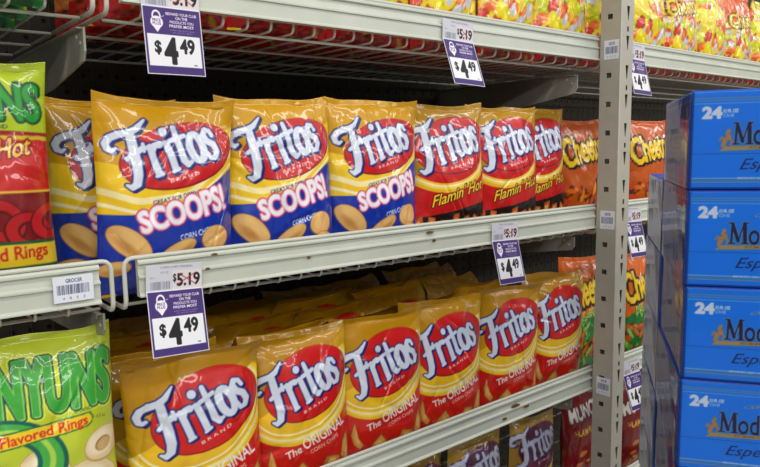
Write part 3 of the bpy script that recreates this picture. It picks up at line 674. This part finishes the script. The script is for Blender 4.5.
def proto(art, seed, w_=.204, h_=.305, t_=.072, hi=False, **k): return bag_meshes(art+'_bag', art, seed, *((NX, NZ) if hi else (64, 92)), w_, h_, t_, **k)
ORD = ['front', 'second', 'third', 'fourth', 'fifth', 'sixth']
rng = random.Random(7)
SB = [proto('scoops', 60+i, flop=rng.uniform(-.8, .8)) for i in range(3)]; FB = [proto('flamin', 70+i) for i in range(2)]
def copies(protos, xs, rows, Z, y0, dy, names, group, dz=0, hs=(0, 0), jit=.006, kind='gold chip bag', name=CHIP, mt=None, dx=0.0):
    base = {}
    for r in rows:
        for i, X in enumerate(xs):
            p = protos[rng.randrange(len(protos))]
            if id(p) not in base:
                o = link(name, p[0], None, mt or M_BACKROW); link('top_seal', p[1], o, mt or M_BACKROW); base[id(p)] = o
            else:
                s = base[id(p)]; o = s.copy(); COL.objects.link(o)
                for ch in s.children: c = ch.copy(); c.parent = o; COL.objects.link(c)
            o.location = (X+rng.uniform(-jit, jit)+dx*r, y0+dy*r+rng.uniform(-.003, .003), Z+CZ+dz*r)
            o.rotation_euler = (math.radians(-rng.uniform(0, 3)), math.radians(rng.uniform(-2.5, 2.5)), math.radians(rng.uniform(-4, 4)))
            s = rng.uniform(*hs) if hs[1] else 0; o.scale = (1, 1, 1+s)
            tag(o, f'{kind}, {ORD[r]} row, behind {names[i]}' if r else f'{kind} at the front, by {names[i]}', 'chip bag', group)
copies(SB, (.362, ), (2, 3), zB, .064, .080, ('the whole scoop bag above the price tag', ), 'gold bags behind the scoop chip bags', hs=(-.03, .01))
copies(SB, (.608, .812), (1, 2, 3, 4), zB, .064, .080, ('the middle scoop bag', 'the scoop bag touching the flaming hot bags'), 'gold bags behind the scoop chip bags', hs=(-.03, .025))
copies(FB, (1.008, 1.2), (1, 2, 3), zB, .066, .080, ('the first flaming hot bag', 'the middle flaming hot bag'), 'gold bags behind the flaming hot bags', hs=(-.04, .0))
# cheese puff bags at the right end of the middle shelf
bag('crunchy', 1.612, .115, zB, 0, 2, 0, 'dark orange cheese puff bag behind the last flaming hot bag', seed=30, hi=False, h_=.29, name='cheese_puff_bag')
bag('crunchy', 1.875, .062, zB, -4, 2, 0, 'orange cheese puff bag on the middle shelf, right of the grey upright', seed=31, hi=False, h_=.29, name='cheese_puff_bag')
bag('crunchy', 2.08, .062, zB, 0, 1, 2, 'orange cheese puff bag on the middle shelf, left of the beer cases', seed=32, hi=False, h_=.30, name='cheese_puff_bag')
bag('crunchy', 2.27, .062, zB, 0, 1, 0, 'orange cheese puff bag on the middle shelf, behind the beer cases', seed=33, hi=False, h_=.30, name='cheese_puff_bag')

# lower shelf: original corn chips
FR = [(.441, .058, -6, 2, -.5, 21, .320, .232), (.640, .060, -7, 2, 0, 22, .314, .216), (.826, .058, -9, 1, 1, 23, .316, .218), (1.008, .056, -9, 2, 1.5, 24, .316, .222), (1.212, .056, -9, 1, 2, 25, .318, .224), (1.402, .060, -9, 1, 4, 26, .322, .220)]
LB = ['largest red and gold original corn chip bag, below the large price tag', 'red and gold original corn chip bag, second from the left on the lower shelf', 'red and gold original corn chip bag, third from the left on the lower shelf', 'red and gold original corn chip bag, fourth from the left on the lower shelf', 'red and gold original corn chip bag right under the middle price tag', 'tilted red and gold original corn chip bag beside the green cheese puff bags']
for (X, Y, yw, ln, rl, sd, h, wd), lb in zip(FR, LB): bag('original', X, Y, zC, yw, ln, rl, lb, seed=sd, h_=h, w_=wd, t_=.074, group=G3, flop=(-.5, .3, -.3, .2, -.4, .5)[sd-21])
OB = [proto('original', 80+i, h_=.312, t_=.074, flop=(-1.4, 1.2, -.8, .9)[i], ears=1.4) for i in range(4)]
copies(OB, (.425, ), (2, 3, 4), zC, .066, .083, ('the largest original bag', ), 'gold bags behind the original corn chip bags', hs=(-.04, .012), jit=.012)
copies(OB, (.640, .835, 1.03, 1.23), (1, 2, 3, 4), zC, .068, .083, ('the second original bag', 'the third original bag', 'the fourth original bag', 'the original bag under the price tag'), 'gold bags behind the original corn chip bags', hs=(-.04, .012), jit=.012, dx=.006)
bag('original', .418, .146, zC, -2, 2, 1, 'gold corn chip bag peeking out left behind the largest original bag', seed=40, hi=True, h_=.305)
bag('jalapeno', 1.612, .105, zC, -4, 2, 3, 'orange and green jalapeno cheese puff bag left of the grey upright, lower shelf', seed=41, hi=False, h_=.335, name='cheese_puff_bag')
bag('jalapeno', 1.855, .062, zC, -3, 2, 0, 'orange and green cheese puff bag on the lower shelf, half behind the grey upright', seed=42, hi=False, h_=.33, name='cheese_puff_bag')
bag('jalapeno', 2.065, .062, zC, 3, 2, 2, 'orange and green cheese puff bag on the lower shelf, left of the beer cases', seed=43, hi=False, h_=.33, name='cheese_puff_bag')

# bottom shelf
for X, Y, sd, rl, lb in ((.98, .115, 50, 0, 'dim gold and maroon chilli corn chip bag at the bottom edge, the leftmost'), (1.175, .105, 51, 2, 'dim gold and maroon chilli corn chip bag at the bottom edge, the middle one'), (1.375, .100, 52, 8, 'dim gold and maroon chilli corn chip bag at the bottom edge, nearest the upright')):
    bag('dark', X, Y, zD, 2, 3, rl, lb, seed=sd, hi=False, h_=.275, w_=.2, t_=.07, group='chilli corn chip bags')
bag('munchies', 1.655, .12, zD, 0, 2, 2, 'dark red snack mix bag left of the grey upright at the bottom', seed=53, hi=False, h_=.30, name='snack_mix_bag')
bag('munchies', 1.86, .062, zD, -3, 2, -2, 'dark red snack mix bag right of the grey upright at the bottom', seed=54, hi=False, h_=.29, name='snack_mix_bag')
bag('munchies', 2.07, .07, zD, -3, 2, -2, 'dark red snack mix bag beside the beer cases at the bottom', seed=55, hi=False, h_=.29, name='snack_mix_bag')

# left bay: onion rings
bag('funhot', .131, .056, zB, 0, 1, 0, 'red and yellow-green flaming hot onion ring bag at the left edge', seed=56, w_=.228, h_=.344, t_=.085, name='onion_ring_bag')
bag('fun', .194, .054, zL-.002, -2, 2, .5, 'lime yellow onion ring bag at the lower left corner', seed=57, w_=.225, h_=.322, t_=.085, name='onion_ring_bag')

# topmost shelf
GB = [proto('green', 90+i) for i in range(2)]
copies(GB, (-.06, .15), (0, 1, 2), zA, .07, .085, ('the left frame edge', 'the right end of the top left shelf'), 'green bags on the top left shelf', kind='green snack bag', name='snack_bag')
TB = [proto('top', 95+i, hi=False) for i in range(3)]
for i in range(14):
    X = .43+.2*i
    near = [x_ for x_ in ['the left price tag', 'the first stretch of hanging hooks', 'the middle of the long rail', 'the second price tag', 'the bracket by the upright', 'the tag behind the upright', 'the left edge of the beer cases', 'the blue case corner', 'the right picture edge', 'the far right end', 'the end of the aisle', 'the aisle end', 'the far aisle end', 'the last stretch of rail']][i]
    if X in (1.4,): pass
    o = bag('top' if i not in (8, 10) else 'topname', X, .062, zA, rng.uniform(-4, 4), 2, rng.uniform(-2, 2), f'yellow and red snack bag on top above {near}', seed=100+i, hi=False, h_=.30, name='snack_bag', group='yellow and red bags on the topmost shelf')
copies(TB, (.44, .64, .84, 1.04, 1.24, 1.44), (1, 2, 3), zA, .066, .085, ('the top left price tag', 'the first hooks', 'the middle of the long rail', 'the second price tag', 'the right hooks', 'the bracket by the upright'), 'hidden rows of yellow and red bags', kind='yellow and red snack bag', name='snack_bag', mt=M_BAG)

# ---------------------------------------------------------------- beer cases
def art_case():
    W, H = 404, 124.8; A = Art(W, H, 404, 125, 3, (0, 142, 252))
    for z, h, c in ((113, 1.2, (150, 170, 190)), (116, .8, (196, 170, 110)), (109, 1.3, (150, 196, 240)), (12, 1.3, (150, 196, 240)), (7, 1.2, (150, 160, 170)), (9.5, .7, (196, 170, 110))):
        A.poly([(0, z), (W, z), (W, z+h), (0, z+h)], c)
    A.poly([(0, 44), (W, 44), (W, 44.6), (0, 44.6)], (10, 80, 180))
    A.text('24', 11, 91, 22, 14, 0, (240, 244, 250), bold=.12); A.text('12 FL OZ', 35, 97.5, 17, 4.2, 0, (220, 230, 245), bold=.1); A.text('CANS', 35, 91.5, 12, 4.2, 0, (220, 230, 245), bold=.04)
    T = dict(c=(16, 30, 84), outl=[(.8, (150, 170, 205))])
    def logo(x):
        d = None
        for p, h in (([(4, 2), (5, 27)], 1.3), ([(5, 27), (12, 4)], 2.0), ([(12, 4), (18, 27)], .8), ([(19, 27), (20, 2)], 2.3), ([(0, 1), (8, 1)], .8), ([(1, 28), (6, 28)], .8), ([(15.5, 1), (24, 1)], .8), ([(18, 28), (23, 28)], .8)):
            q = A.stroke_d([(x+a, 56+b) for a, b in p], h); d = q if d is None else np.minimum(d, q)
        A.paint(A.soft(d-.8), (150, 170, 205)); A.paint(A.soft(d), (16, 30, 84)); A.text('odelo', x+24, 56, 56, 28, 0, bold=.012, **T)
    logo(46)
    A.poly([(32, 48), (38, 54), (90, 55), (160, 55), (166, 51), (90, 50)], (198, 164, 96)); A.text('CERVEZA', 66, 51.2, 60, 2.4, 0, (90, 60, 40))
    A.paint(A.soft(A.stroke_d([(36, 55), (38, 62), (43, 66), (40, 70), (42, 74)], [2.6, 3, 2.6, 2, 2.4])), (206, 150, 84)); A.paint(A.soft(A.stroke_d([(39, 62), (34, 66), (32, 62)], 1)), (206, 150, 84)); A.paint(A.soft(A.stroke_d([(43, 66), (46, 60), (45, 56)], 1.2)), (206, 150, 84))
    A.text('CERVEZA', 76, 91, 50, 4.5, 0, (200, 180, 140), arch=.6)
    A.text('Especial', 56, 24, 70, 14, 2, (14, 34, 110), shear=.5)
    A.text('IMPORTED BEER FROM MEXICO', 54, 11.4, 60, 2.6, 0, (226, 234, 246), bold=.03); logo(230)
    return A
def art_side():
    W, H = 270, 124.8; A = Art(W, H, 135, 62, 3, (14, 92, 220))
    for z, h, c in ((113, 1.5, (150, 170, 190)), (9, 1.5, (150, 170, 190))): A.poly([(0, z), (W, z), (W, z+h), (0, z+h)], c)
    A.poly([(232, 14), (246, 14), (246, 108), (232, 108)], (206, 190, 150)); A.text('Modelo', 60, 50, 130, 30, 0, (16, 30, 84), [(1.2, (190, 200, 220))], bold=.02)
    for q in range(9): A.text('nutrition facts', 233, 100-q*9, 12, 2.6, 0, (90, 70, 60))
    return A
CW, CDp, CH = .404, .27, .1248
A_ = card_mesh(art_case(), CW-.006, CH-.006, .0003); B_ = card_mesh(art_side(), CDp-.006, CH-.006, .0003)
bm = bmesh.new(); add_box(bm, 0, CW, 0, CDp, .0004, CH-.0004, .003); BODY = mesh_bm(bm)
def wrap_mesh():                                     # film drawn round the carton, standing off at the corners
    r = np.random.default_rng(5); pts = []; o = .0016
    per = [(0, 0), (CW, 0), (CW, CDp), (0, CDp), (0, 0)]
    loop = []
    for (a, b) in zip(per, per[1:]):
        n = 60 if abs(b[0]-a[0]) > .1 else 44
        for i in range(n): t = i/n; loop.append((a[0]+(b[0]-a[0])*t, a[1]+(b[1]-a[1])*t))
    loop = np.array(loop); nz = 22; c = np.array([CW/2, CDp/2]); V = []
    ph = r.uniform(0, 6.28, 6)
    for k in range(nz):
        z = k/(nz-1); d = loop-c; off = o+.0005*np.clip(np.sin(np.arange(len(loop))*.16+z*4+ph[1]), 0, 1)+.0*ph[0]
        nrm = np.zeros_like(loop); nrm[:, 0] = np.where(loop[:, 0] < 1e-6, -1, np.where(loop[:, 0] > CW-1e-6, 1, 0)); nrm[:, 1] = np.where(loop[:, 1] < 1e-6, -1, np.where(loop[:, 1] > CDp-1e-6, 1, 0))
        front = (loop[:, 1] < 1e-6); off = np.where(front, o, off)
        P = loop+nrm*off[:, None]; V.append(np.concatenate([P, np.full((len(P), 1), .0008+z*(CH-.0016))], 1))
    n = len(loop); V = np.concatenate(V); Fs = []
    for k in range(nz-1):
        for i in range(n): j = (i+1) % n; Fs.append((k*n+i, k*n+j, (k+1)*n+j, (k+1)*n+i))
    return fast_mesh('wrap', V, np.array(Fs))
WRAP = wrap_mesh()
corner = Vector((.8484, -.5587)); dv = Vector((math.sin(math.radians(56.5)), math.cos(math.radians(56.5)))); fv = Vector((dv.y, -dv.x))
yaw = math.atan2(fv.y, fv.x)
def make_case():
    t = thing('beer_case'); link('carton', BODY, t, M_CARTON)
    p = link('front_panel', A_, t, M_CASE); p.location = (CW/2, -.0006, .003)
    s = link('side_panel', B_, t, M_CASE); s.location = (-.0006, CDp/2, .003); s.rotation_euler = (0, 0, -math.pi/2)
    link('clear_film', WRAP, t, M_FILM); return t
c0 = make_case(); CT = .067; first = True
FN = ['topmost', 'second', 'third', 'fourth', 'fifth', 'sixth', 'seventh', 'eighth', 'ninth', 'tenth', 'eleventh', 'twelfth', 'lowest']
jr = random.Random(3)
NC = 13; floor_h = (CZ+CT-NC*CH)
for st in range(2):
    for i in range(NC):
        if st == 1 and i == 0: continue
        if first: o = c0; first = False
        else:
            o = c0.copy(); COL.objects.link(o)
            for ch in c0.children: c = ch.copy(); c.parent = o; COL.objects.link(c)
        P = corner+dv*(CDp+.006)*st+fv*(jr.uniform(-.0015, .0015)+(-.002 if st else 0)); z = floor_h+(NC-1-i)*CH
        o.location = (P.x, P.y, z); o.rotation_euler = (0, 0, yaw+jr.uniform(-.004, .004))
        tag(o, f'blue beer case, {FN[i]} from the top of the front stack'.replace('topmost from the top', 'topmost') if st == 0 else f'blue beer case in the rear stack, behind the {FN[i]} front case', 'beer case', 'blue beer cases stacked in the aisle')
